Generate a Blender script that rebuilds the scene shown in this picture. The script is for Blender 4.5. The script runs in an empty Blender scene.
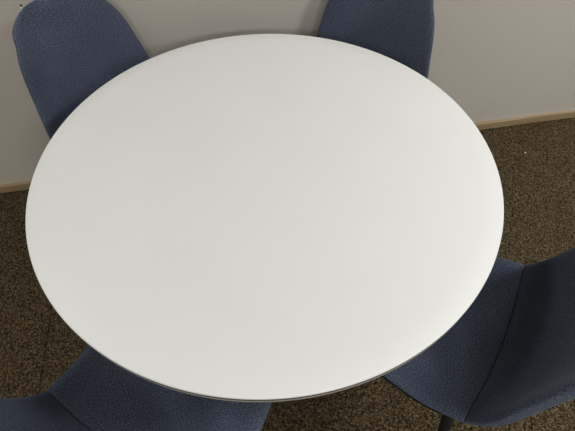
import bpy, bmesh, math
from mathutils import Matrix, Vector

scene = bpy.context.scene
col = scene.collection


# ------------------------------------------------------------------ helpers
def new_mat(name):
    m = bpy.data.materials.new(name)
    m.use_nodes = True
    nt = m.node_tree
    nt.nodes.clear()
    out = nt.nodes.new('ShaderNodeOutputMaterial')
    b = nt.nodes.new('ShaderNodeBsdfPrincipled')
    nt.links.new(b.outputs[0], out.inputs[0])
    return m, nt, b


def node(nt, kind, **kw):
    n = nt.nodes.new(kind)
    for k, v in kw.items():
        if k in n.inputs:
            n.inputs[k].default_value = v
        else:
            setattr(n, k, v)
    return n


def ramp(nt, fac, stops):
    r = nt.nodes.new('ShaderNodeValToRGB')
    e = r.color_ramp.elements
    while len(e) < len(stops):
        e.new(0.5)
    for el, (p, c) in zip(e, stops):
        el.position = p
        el.color = (*c, 1)
    nt.links.new(fac, r.inputs[0])
    return r.outputs[0]


def bump(nt, b, height, strength, dist):
    bp = node(nt, 'ShaderNodeBump')
    bp.inputs['Strength'].default_value = strength
    bp.inputs['Distance'].default_value = dist
    nt.links.new(height, bp.inputs['Height'])
    nt.links.new(bp.outputs[0], b.inputs['Normal'])


def mixcol(nt, fac, a, b, blend='MIX'):
    mx = nt.nodes.new('ShaderNodeMix')
    mx.data_type = 'RGBA'
    mx.blend_type = blend
    for sock, v in ((mx.inputs[0], fac), (mx.inputs[6], a), (mx.inputs[7], b)):
        if hasattr(v, 'links'):
            nt.links.new(v, sock)
        elif isinstance(v, (int, float)):
            sock.default_value = v
        else:
            sock.default_value = (*v, 1)
    return mx.outputs[2]


def obj(name, bm, mat, parent=None, smooth=True):
    bmesh.ops.recalc_face_normals(bm, faces=bm.faces)
    me = bpy.data.meshes.new(name)
    bm.to_mesh(me)
    bm.free()
    for p in me.polygons:
        p.use_smooth = smooth
    me.materials.append(mat)
    o = bpy.data.objects.new(name, me)
    col.objects.link(o)
    o.parent = parent
    return o


def thing(name, label, cat, loc, rz=0.0, group=None):
    o = bpy.data.objects.new(name, None)
    o.empty_display_size = 0.1
    col.objects.link(o)
    o.location = loc
    o.rotation_euler = (0, 0, rz)
    o['label'] = label
    o['category'] = cat
    if group:
        o['group'] = group
    return o


def structure(o):
    o['kind'] = 'structure'
    return o


def lathe(prof, n=96):
    """surface of revolution of (radius, z) points about the z axis"""
    bm = bmesh.new()
    rings = []
    for r, z in prof:
        if r < 1e-6:
            rings.append([bm.verts.new((0, 0, z))])
        else:
            rings.append([bm.verts.new((r * math.cos(2 * math.pi * k / n), r * math.sin(2 * math.pi * k / n), z)) for k in range(n)])
    for a, b in zip(rings, rings[1:]):
        for k in range(n):
            k2 = (k + 1) % n
            if len(a) == 1 and len(b) == 1:
                continue
            if len(a) == 1:
                bm.faces.new((a[0], b[k], b[k2]))
            elif len(b) == 1:
                bm.faces.new((a[k], b[0], a[k2]))
            else:
                bm.faces.new((a[k], b[k], b[k2], a[k2]))
    return bm


def tube(p0, p1, r0, r1, n=24, steps=8):
    """round tapered bar with softened ends"""
    p0, p1 = Vector(p0), Vector(p1)
    d = (p1 - p0).normalized()
    a = d.orthogonal().normalized()
    b = d.cross(a)
    L = (p1 - p0).length
    st = [(0, .8 * r0), (.004 / L, r0)] + [(k / steps, r0 + (r1 - r0) * k / steps) for k in range(1, steps)] + [(1 - .004 / L, r1), (1, .75 * r1)]
    bm = bmesh.new()
    rings = []
    for t, r in st:
        c = p0 + (p1 - p0) * t
        rings.append([bm.verts.new(c + r * (math.cos(2 * math.pi * k / n) * a + math.sin(2 * math.pi * k / n) * b)) for k in range(n)])
    for q, w in zip(rings, rings[1:]):
        for k in range(n):
            bm.faces.new((q[k], q[(k + 1) % n], w[(k + 1) % n], w[k]))
    bm.faces.new(rings[0])
    bm.faces.new(rings[-1])
    return bm


def box(bm, M, size, centre):
    vs = []
    for x in (-.5, .5):
        for y in (-.5, .5):
            for z in (-.5, .5):
                vs.append(bm.verts.new(M @ Vector((centre[0] + x * size[0], centre[1] + y * size[1], centre[2] + z * size[2]))))
    for f in ((0, 1, 3, 2), (4, 6, 7, 5), (0, 4, 5, 1), (2, 3, 7, 6), (0, 2, 6, 4), (1, 5, 7, 3)):
        bm.faces.new([vs[i] for i in f])


# ---------------------------------------------------------------- materials
def fabric_mat():
    m, nt, b = new_mat('blue_woven_fabric')
    uv = node(nt, 'ShaderNodeUVMap')
    mp1 = node(nt, 'ShaderNodeMapping')
    mp1.inputs['Scale'].default_value = (250, 740, 1)
    mp2 = node(nt, 'ShaderNodeMapping')
    mp2.inputs['Scale'].default_value = (740, 230, 1)
    outs = []
    for mp in (mp1, mp2):
        nt.links.new(uv.outputs[0], mp.inputs[0])
        nz = node(nt, 'ShaderNodeTexNoise', noise_dimensions='2D')
        nz.inputs['Scale'].default_value = 1.0
        nz.inputs['Detail'].default_value = 4.0
        nz.inputs['Roughness'].default_value = .7
        nt.links.new(mp.outputs[0], nz.inputs['Vector'])
        outs.append(nz.outputs[0])
    ad = node(nt, 'ShaderNodeMath', operation='ADD')
    nt.links.new(outs[0], ad.inputs[0])
    nt.links.new(outs[1], ad.inputs[1])
    hf = node(nt, 'ShaderNodeMath', operation='MULTIPLY')
    hf.inputs[1].default_value = .5
    nt.links.new(ad.outputs[0], hf.inputs[0])
    c = ramp(nt, hf.outputs[0], [(.34, FAB_D), (.5, FAB_M), (.64, FAB_L)])
    big = node(nt, 'ShaderNodeTexNoise')
    big.inputs['Scale'].default_value = 9
    big.inputs['Detail'].default_value = 3
    tc = node(nt, 'ShaderNodeTexCoord')
    nt.links.new(tc.outputs['Object'], big.inputs['Vector'])
    v = ramp(nt, big.outputs[0], [(.3, (.88, .88, .9)), (.7, (1.08, 1.08, 1.06))])
    c = mixcol(nt, 1.0, c, v, 'MULTIPLY')
    nt.links.new(c, b.inputs['Base Color'])
    b.inputs['Roughness'].default_value = .9
    b.inputs['Specular IOR Level'].default_value = .15
    b.inputs['Sheen Weight'].default_value = .08
    b.inputs['Sheen Roughness'].default_value = .45
    b.inputs['Sheen Tint'].default_value = (.62, .72, .95, 1)
    bump(nt, b, hf.outputs[0], .06, .0008)
    return m


FAB_D = (.012, .016, .029)
FAB_M = (.060, .073, .113)
FAB_L = (.215, .245, .320)


def plain(name, colour, rough, spec=.5, metal=0.0, var=.06, scale=40, bmp=0.0):
    m, nt, b = new_mat(name)
    tc = node(nt, 'ShaderNodeTexCoord')
    nz = node(nt, 'ShaderNodeTexNoise')
    nz.inputs['Scale'].default_value = scale
    nz.inputs['Detail'].default_value = 4
    nt.links.new(tc.outputs['Object'], nz.inputs['Vector'])
    lo = tuple(c * (1 - var) for c in colour)
    hi = tuple(min(1, c * (1 + var)) for c in colour)
    nt.links.new(ramp(nt, nz.outputs[0], [(.3, lo), (.7, hi)]), b.inputs['Base Color'])
    b.inputs['Roughness'].default_value = rough
    b.inputs['Specular IOR Level'].default_value = spec
    b.inputs['Metallic'].default_value = metal
    if bmp:
        bump(nt, b, nz.outputs[0], bmp, .002)
    return m


def carpet_mat():
    m, nt, b = new_mat('brown_loop_carpet')
    tc = node(nt, 'ShaderNodeTexCoord')
    vo = node(nt, 'ShaderNodeTexVoronoi')
    vo.inputs['Scale'].default_value = 245
    nt.links.new(tc.outputs['Object'], vo.inputs['Vector'])
    sep = node(nt, 'ShaderNodeSeparateColor')
    nt.links.new(vo.outputs['Color'], sep.inputs[0])
    nz = node(nt, 'ShaderNodeTexNoise')
    nz.inputs['Scale'].default_value = 130
    nz.inputs['Detail'].default_value = 4
    nt.links.new(tc.outputs['Object'], nz.inputs['Vector'])
    mx = node(nt, 'ShaderNodeMath', operation='MULTIPLY_ADD')
    mx.inputs[1].default_value = .5
    nt.links.new(sep.outputs[0], mx.inputs[0])
    sc = node(nt, 'ShaderNodeMath', operation='MULTIPLY')
    sc.inputs[1].default_value = .5
    nt.links.new(nz.outputs[0], sc.inputs[0])
    nt.links.new(sc.outputs[0], mx.inputs[2])
    c = ramp(nt, mx.outputs[0], [(.24, (.014, .008, .003)), (.45, (.058, .041, .021)), (.62, (.108, .080, .044)), (.8, (.21, .163, .096))])
    # the butt joint between two carpet lengths
    sx = node(nt, 'ShaderNodeSeparateXYZ')
    nt.links.new(tc.outputs['Object'], sx.inputs[0])
    wob = node(nt, 'ShaderNodeMath', operation='MULTIPLY_ADD')
    wob.inputs[1].default_value = .006
    nt.links.new(nz.outputs[0], wob.inputs[0])
    nt.links.new(sx.outputs[0], wob.inputs[2])
    cmpn = node(nt, 'ShaderNodeMath', operation='COMPARE')
    cmpn.inputs[1].default_value = -.821
    cmpn.inputs[2].default_value = .0022
    nt.links.new(wob.outputs[0], cmpn.inputs[0])
    jf = node(nt, 'ShaderNodeMath', operation='MULTIPLY')
    jf.inputs[1].default_value = .7
    nt.links.new(cmpn.outputs[0], jf.inputs[0])
    c = mixcol(nt, jf.outputs[0], c, (.012, .008, .004))
    nt.links.new(c, b.inputs['Base Color'])
    b.inputs['Roughness'].default_value = 1
    b.inputs['Specular IOR Level'].default_value = .05
    inv = node(nt, 'ShaderNodeMath', operation='SUBTRACT')
    inv.inputs[0].default_value = 1
    nt.links.new(vo.outputs['Distance'], inv.inputs[1])
    bump(nt, b, inv.outputs[0], .9, .004)
    return m


def wall_mat(marks):
    m, nt, b = new_mat('warm_grey_wall_paint')
    geo = node(nt, 'ShaderNodeTexCoord')
    nz = node(nt, 'ShaderNodeTexNoise')
    nz.inputs['Scale'].default_value = 160
    nz.inputs['Detail'].default_value = 3
    nt.links.new(geo.outputs['Object'], nz.inputs['Vector'])
    c = ramp(nt, nz.outputs[0], [(.3, tuple(.985 * v for v in WALL)), (.7, tuple(1.015 * v for v in WALL))])
    for pos, rad, mc in marks:
        d = node(nt, 'ShaderNodeVectorMath', operation='DISTANCE')
        d.inputs[1].default_value = pos
        nt.links.new(geo.outputs['Object'], d.inputs[0])
        lt = node(nt, 'ShaderNodeMath', operation='LESS_THAN')
        lt.inputs[1].default_value = rad
        nt.links.new(d.outputs['Value'], lt.inputs[0])
        c = mixcol(nt, lt.outputs[0], c, mc)
    nt.links.new(c, b.inputs['Base Color'])
    b.inputs['Roughness'].default_value = .55
    b.inputs['Specular IOR Level'].default_value = .3
    bump(nt, b, nz.outputs[0], .06, .001)
    return m


WALL = (.55, .512, .455)


def wood_mat():
    m, nt, b = new_mat('pale_oak_veneer')
    tc = node(nt, 'ShaderNodeTexCoord')
    mp = node(nt, 'ShaderNodeMapping')
    mp.inputs['Scale'].default_value = (3, 120, 120)
    nt.links.new(tc.outputs['Object'], mp.inputs[0])
    nz = node(nt, 'ShaderNodeTexNoise')
    nz.inputs['Scale'].default_value = 1.5
    nz.inputs['Detail'].default_value = 5
    nt.links.new(mp.outputs[0], nz.inputs['Vector'])
    c = ramp(nt, nz.outputs[0], [(.3, (.27, .19, .105)), (.7, (.40, .295, .175))])
    nt.links.new(c, b.inputs['Base Color'])
    b.inputs['Roughness'].default_value = .45
    bump(nt, b, nz.outputs[0], .1, .001)
    return m


def table_mat():
    m, nt, b = new_mat('white_laminate')
    tc = node(nt, 'ShaderNodeTexCoord')
    nz = node(nt, 'ShaderNodeTexNoise')
    nz.inputs['Scale'].default_value = 5
    nz.inputs['Detail'].default_value = 4
    nt.links.new(tc.outputs['Object'], nz.inputs['Vector'])
    nt.links.new(ramp(nt, nz.outputs[0], [(.3, (.825, .83, .805)), (.7, (.84, .845, .825))]), b.inputs['Base Color'])
    rr = node(nt, 'ShaderNodeMapRange')
    rr.inputs['To Min'].default_value = .42
    rr.inputs['To Max'].default_value = .52
    nt.links.new(nz.outputs[0], rr.inputs['Value'])
    nt.links.new(rr.outputs[0], b.inputs['Roughness'])
    fine = node(nt, 'ShaderNodeTexNoise')
    fine.inputs['Scale'].default_value = 350
    nt.links.new(tc.outputs['Object'], fine.inputs['Vector'])
    bump(nt, b, fine.outputs[0], .05, .0006)
    return m


FABRIC = fabric_mat()
BLACK = plain('black_painted_metal', (.010, .010, .011), .45)
LINING = plain('black_seat_pan', (.007, .007, .008), .8, .2)
LAMINATE = table_mat()
EDGE = plain('grey_edge_band', (.40, .38, .33), .5)
GROOVE = plain('dark_core_line', (.035, .03, .022), .7)
STEEL = plain('light_grey_metal', (.45, .45, .44), .35, .5, .3)
WOOD = wood_mat()
CARPET = carpet_mat()
CEIL = plain('white_ceiling_board', (.72, .71, .68), .9, .2, 0, .04, 60, .2)
CRUMB = plain('pale_crumb', (.80, .76, .68), .8)

# ------------------------------------------------------------------- camera
CAM = Vector((.0497, -.7302, 1.4932))
R = Matrix(((1.0, -.0017, 0.0), (.0013, .803, -.596), (.001, .596, .803)))
cam_data = bpy.data.cameras.new('camera')
cam = bpy.data.objects.new('camera', cam_data)
col.objects.link(cam)
cam.location = CAM
cam.rotation_euler = R.to_euler()
cam_data.sensor_width = 36
cam_data.lens = 36 * 430 / 575
cam_data.clip_start = .02
scene.camera = cam

# --------------------------------------------------------------------- room
PHI = math.radians(10.55)
RW = Matrix.Rotation(PHI, 4, 'Z')      # room axes: x runs along the back wall
FRONT, WALLY = .712, .727              # baseboard face and wall face
X0, X1, Y0, HC = -2.4, 5.6, -4.4, 2.6


def room_obj(name, mat, boxes, parent=None):
    bm = bmesh.new()
    I = Matrix.Identity(4)
    for s, c in boxes:
        box(bm, I, s, c)
    o = obj(name, bm, mat, parent, smooth=False)
    o.rotation_euler = (0, 0, PHI)
    return structure(o)


W = X1 - X0
XC = (X0 + X1) / 2
D = WALLY - Y0
YC = (WALLY + Y0) / 2
T = .1
PAINT = wall_mat([((-.6605, WALLY, .806), .0038, (.05, .045, .03)), ((-.663, WALLY, .799), .0032, (.92, .88, .78)), ((-.2855, WALLY, .687), .0025, (.68, .64, .57))])
room_obj('floor', CARPET, [((W + .4, D + .4, T), (XC, YC, -T / 2))])
room_obj('ceiling', CEIL, [((W + .4, D + .4, T), (XC, YC, HC + T / 2))])
wall_back = room_obj('wall_back', PAINT, [((W + 2 * T, T, HC), (XC, WALLY + T / 2, HC / 2))])
room_obj('wall_front', PAINT, [((W + 2 * T, T, HC), (XC, Y0 - T / 2, HC / 2))])
room_obj('wall_left', PAINT, [((T, D, HC), (X0 - T / 2, YC, HC / 2))])
room_obj('wall_right', PAINT, [((T, D, HC), (X1 + T / 2, YC, HC / 2))])


def baseboard(name, x0, x1, y0, sgn):
    """profile extruded along the back wall: rounded top edge, eased bottom"""
    d = WALLY - FRONT
    prof = [(WALLY, .0), (FRONT + .009, .0), (FRONT + .008, .005), (FRONT, .0065), (FRONT, .0445), (FRONT + .0015, .046), (WALLY, .046)]
    bm = bmesh.new()
    ra = [bm.verts.new((x0, y, z)) for y, z in prof]
    rb = [bm.verts.new((x1, y, z)) for y, z in prof]
    n = len(prof)
    for k in range(n):
        bm.faces.new((ra[k], ra[(k + 1) % n], rb[(k + 1) % n], rb[k]))
    bm.faces.new(ra)
    bm.faces.new(rb)
    o = obj(name, bm, WOOD, None, smooth=False)
    o.rotation_euler = (0, 0, PHI)
    return structure(o)


baseboard('baseboard_back', X0, X1, 0, 1)

# -------------------------------------------------------------------- table
table = thing('round_table', 'round white laminate table between the four blue chairs', 'table', (0, 0, 0))
H, RT = .74, .55
obj('tabletop', lathe([(0, H)] + [(RT * k / 12, H) for k in range(1, 12)] + [(RT - .0028, H), (RT - .0012, H - .0005), (RT - .0003, H - .0015), (RT, H - .003), (RT, H - .0055), (RT - .0002, H - .006), (0, H - .006)], 192), LAMINATE, table)
obj('core_line', lathe([(0, H - .006), (RT - .0002, H - .006), (RT - .0002, H - .0135), (0, H - .0135)], 192), GROOVE, table)
obj('edge_band', lathe([(0, H - .0135), (RT - .0002, H - .0135), (RT, H - .014), (RT, H - .022), (RT - .002, H - .0245), (RT - .02, H - .026), (0, H - .026)], 192), EDGE, table)
obj('pedestal', lathe([(0, H - .026), (.14, H - .026), (.14, H - .032), (.045, H - .040), (.038, H - .07), (.038, .05), (.05, .025), (0, .025)], 64), STEEL, table)
obj('base', lathe([(0, .028), (.06, .027), (.20, .014), (.225, .008), (.228, .002), (.226, 0), (0, 0)], 96), STEEL, table)

# --------------------------------------------------------------- floor crumb
bm = bmesh.new()
bmesh.ops.create_icosphere(bm, subdivisions=2, radius=.0042)
for v in bm.verts:
    k = 1 + .22 * math.sin(900 * v.co.x + 2) * math.cos(700 * v.co.y)
    v.co = Vector((v.co.x * k * 1.15, v.co.y * k * .9, v.co.z * k * .7 + .0028))
crumb = obj('crumb', bm, CRUMB)
crumb.location = (1.2014, .7581, 0)
crumb['label'] = 'tiny pale crumb on the brown carpet near the skirting board'
crumb['category'] = 'crumb'

# ------------------------------------------------------------------- chairs
# side profile of the padded shell (local -y points at the table), half widths and edge lift
TT = [0, .06, .3, .5, .58, .68, .78, .9, .965, 1.0]
PY = [-.2145, -.1941, -.0585, .0936, .1721, .2248, .2476, .2720, .2875, .3005]
PZ = [.4362, .4570, .4556, .4449, .4658, .5485, .6615, .8086, .8637, .8747]
PW = [.1581, .1963, .2256, .2314, .2286, .2259, .2070, .1635, .1065, .0]
PL = [.0005, .0009, .0216, .0403, .0523, .0575, .0573, .0465, .0301, .0137]
SEAM = .5568


def grad(V):
    g = []
    n = len(TT)
    for i in range(n):
        if i == 0:
            g.append((V[1] - V[0]) / (TT[1] - TT[0]))
        elif i == n - 1:
            g.append((V[-1] - V[-2]) / (TT[-1] - TT[-2]))
        else:
            a, b = TT[i] - TT[i - 1], TT[i + 1] - TT[i]
            g.append((a * a * V[i + 1] + (b * b - a * a) * V[i] - b * b * V[i - 1]) / (a * b * (a + b)))
    return g


GR = {id(V): grad(V) for V in (PY, PZ, PW, PL)}


def spl(V, t):
    d = GR[id(V)]
    i = 0
    while i < len(TT) - 2 and t >= TT[i + 1]:
        i += 1
    h = TT[i + 1] - TT[i]
    x = (t - TT[i]) / h
    return (1 + 2 * x) * (1 - x) ** 2 * V[i] + x * (1 - x) ** 2 * h * d[i] + x * x * (3 - 2 * x) * V[i + 1] + x * x * (x - 1) * h * d[i + 1]


ARC = [0.0]
for k in range(1, 401):
    a, b = (k - 1) / 400, k / 400
    ARC.append(ARC[-1] + math.hypot(spl(PY, b) - spl(PY, a), spl(PZ, b) - spl(PZ, a)))


def shell_frame(t):
    tc_ = min(max(t, 0), 1)
    a, b = max(tc_ - .004, 0), min(tc_ + .004, 1)
    dy, dz = spl(PY, b) - spl(PY, a), spl(PZ, b) - spl(PZ, a)
    m = math.hypot(dy, dz)
    ty, tz = dy / m, dz / m
    y, z, w, l = spl(PY, tc_), spl(PZ, tc_), spl(PW, tc_), spl(PL, tc_)
    return y, z, w, l, ty, tz


def arc_at(t):
    f = min(max(t, 0), 1) * 400
    k = min(int(f), 399)
    return ARC[k] + (ARC[k + 1] - ARC[k]) * (f - k)


def shell(rings, half, shift=0.0, wscale=1.0, nseg=52, rim_w=.034, bow=.014):
    """closed loft; rings = list of (t, slide along the profile, thickness factor, width factor).
    bow lets the cross lines near the seat-to-back seam curve backwards in the middle."""
    bm = bmesh.new()
    uvl = bm.loops.layers.uv.new('UVMap')
    loops, uvs = [], {}
    for t, slide, hf, wf in rings:
        w0 = max(shell_frame(t)[2] * wf * wscale, .0004)
        h = half * hf
        ring, d, prev = [], 0.0, None
        for k in range(2 * nseg):
            th = math.pi * k / nseg
            side = 1 if k < nseg else -1
            u = math.cos(th)
            tt = t + bow * (1 - u * u) * math.exp(-((t - SEAM) / .12) ** 2)
            y, z, _, l, ty, tz = shell_frame(tt)
            y += ty * slide
            z += tz * slide
            x = u * w0
            rim = min(rim_w, w0)
            edge = w0 - abs(x)
            off = math.sqrt(max(0.0, 1 - (1 - edge / rim) ** 2)) if edge < rim else 1.0
            o_ = off * side * h + l * abs(u) ** 2.2 + shift
            v = bm.verts.new((x, y - tz * o_, z + ty * o_))
            if prev is not None:
                d += (Vector((x, o_)) - prev).length
            prev = Vector((x, o_))
            uvs[v] = (d, arc_at(tt) + slide)
            ring.append(v)
        loops.append(ring)
    n = len(loops[0])
    for a, b in zip(loops, loops[1:]):
        for k in range(n):
            f = bm.faces.new((a[k], a[(k + 1) % n], b[(k + 1) % n], b[k]))
            for lp in f.loops:
                du, dv = uvs[lp.vert]
                if k == n - 1 and lp.vert in (a[0], b[0]):   # close the wrap without smearing the weave
                    r_ = a if lp.vert is a[0] else b
                    du = uvs[r_[-1]][0] + (r_[0].co - r_[-1].co).length
                lp[uvl].uv = (du, dv)
    for ring in (loops[0], loops[-1]):
        f = bm.faces.new(ring)
        for lp in f.loops:
            lp[uvl].uv = uvs[lp.vert]
    return bm


def round_end(t, sgn, half, w_in):
    """rings that close an end of the pad with a rounded lip"""
    return [(t, sgn * half * math.sin(a), max(math.cos(a), .08), 1 - w_in * (1 - math.cos(a)))
            for a in (math.radians(d) for d in (20, 40, 58, 74, 86))]


HALF = .017
seat_rings = list(reversed(round_end(0, -1, .016, .25))) + [(SEAM * k / 40, 0, 1, 1) for k in range(0, 39)] + \
    [(SEAM - .010, 0, 1, 1), (SEAM - .005, 0, .97, 1), (SEAM - .0022, 0, .88, .998), (SEAM - .0006, 0, .72, .994)]
NB = 60
back_rings = [(SEAM + .0006, 0, .72, .994), (SEAM + .0022, 0, .88, .998), (SEAM + .005, 0, .97, 1), (SEAM + .010, 0, 1, 1)] + \
    [(SEAM + .010 + (.985 - SEAM - .010) * k / NB, 0, 1, 1) for k in range(1, NB + 1)] + \
    [(.985 + .015 * math.sin(math.radians(a)), 0, max(math.cos(math.radians(a)) ** .5, .12), 1) for a in (15, 30, 45, 60, 75, 85, 89)]
pan_rings = [(.03, 0, .3, .9)] + [(.04 + (.50 - .04) * k / 30, 0, 1, 1) for k in range(31)] + [(.505 + .005 * k, 0, 1 - .15 * k, 1 - .03 * k * k) for k in range(5)]


def make_chair(label, group):
    t = thing('upholstered_chair', label, 'chair', (0, 0, 0), 0, group)
    obj('seat', shell(seat_rings, HALF), FABRIC, t)
    obj('backrest', shell(back_rings, HALF), FABRIC, t)
    p = obj('seat_pan', shell(pan_rings, .007, -.0185, .990, rim_w=.008, bow=0), LINING, t)
    p['label'] = 'black seat pan'
    for sx in (-1, 1):
        for ty, fy in ((.115, .199), (-.130, -.205)):
            lg = obj('leg', tube((sx * .128, ty, .434), (sx * (.222 if fy > 0 else .180), fy, 0), .0185, .0105), BLACK, t)
            lg['label'] = 'black tapered leg'
    return t


GROUP = 'blue upholstered chairs around the white table'
chair = make_chair('blue fabric chair at far left of the table, backrest before the wall', GROUP)


def copy_thing(src, label):
    r = src.copy()
    col.objects.link(r)
    r['label'] = label
    for ch in list(src.children):
        c = ch.copy()
        col.objects.link(c)
        c.parent = r
    return r


c2 = copy_thing(chair, 'blue fabric chair at far right of the table, casting a narrow wall shadow')
c3 = copy_thing(chair, 'blue fabric chair at near left of the table, seat tucked deep underneath')
c4 = copy_thing(chair, 'blue fabric chair at near right of the table, one black leg showing')
for c, (x, y, a) in zip((chair, c2, c3, c4), ((-.4023, .3228, 56.31), (.2272, .4378, -33.85), (-.2160, -.4566, 153.77), (.4361, -.2732, -123.55))):
    c.location = (x, y, 0)
    c.rotation_euler = (0, 0, math.radians(a))

# ------------------------------------------------------------------- lights
def area(name, x, y, z, sx, sy, power, colour):
    ld = bpy.data.lights.new(name, 'AREA')
    ld.shape = 'RECTANGLE'
    ld.size, ld.size_y = sx, sy
    ld.energy = power
    ld.color = colour
    o = bpy.data.objects.new(name, ld)
    col.objects.link(o)
    o.location = RW @ Vector((x, y, z))
    o.rotation_euler = (0, 0, PHI)
    return o


WARM = (.98, .99, .985)
area('ceiling_lamp', -1.7, .15, HC - .01, .6, .6, 13, WARM)
area('ceiling_lamp', 1.8, .2, HC - .01, .6, .6, 10, WARM)
area('ceiling_lamp', 2.1, -.8, HC - .01, .6, .6, 39, WARM)
area('ceiling_lamp', -.6, -3.3, HC - .01, .6, .6, 40, WARM)
area('ceiling_lamp', .8, -3.3, HC - .01, .6, .6, 36, WARM)

world = bpy.data.worlds.new('world')
scene.world = world
world.use_nodes = True
bg = world.node_tree.nodes['Background']
bg.inputs[0].default_value = (.9, .95, 1, 1)
bg.inputs[1].default_value = .05

scene.view_settings.view_transform = 'Standard'
scene.view_settings.look = 'None'
scene.view_settings.gamma = 1
scene.view_settings.exposure = 0.19
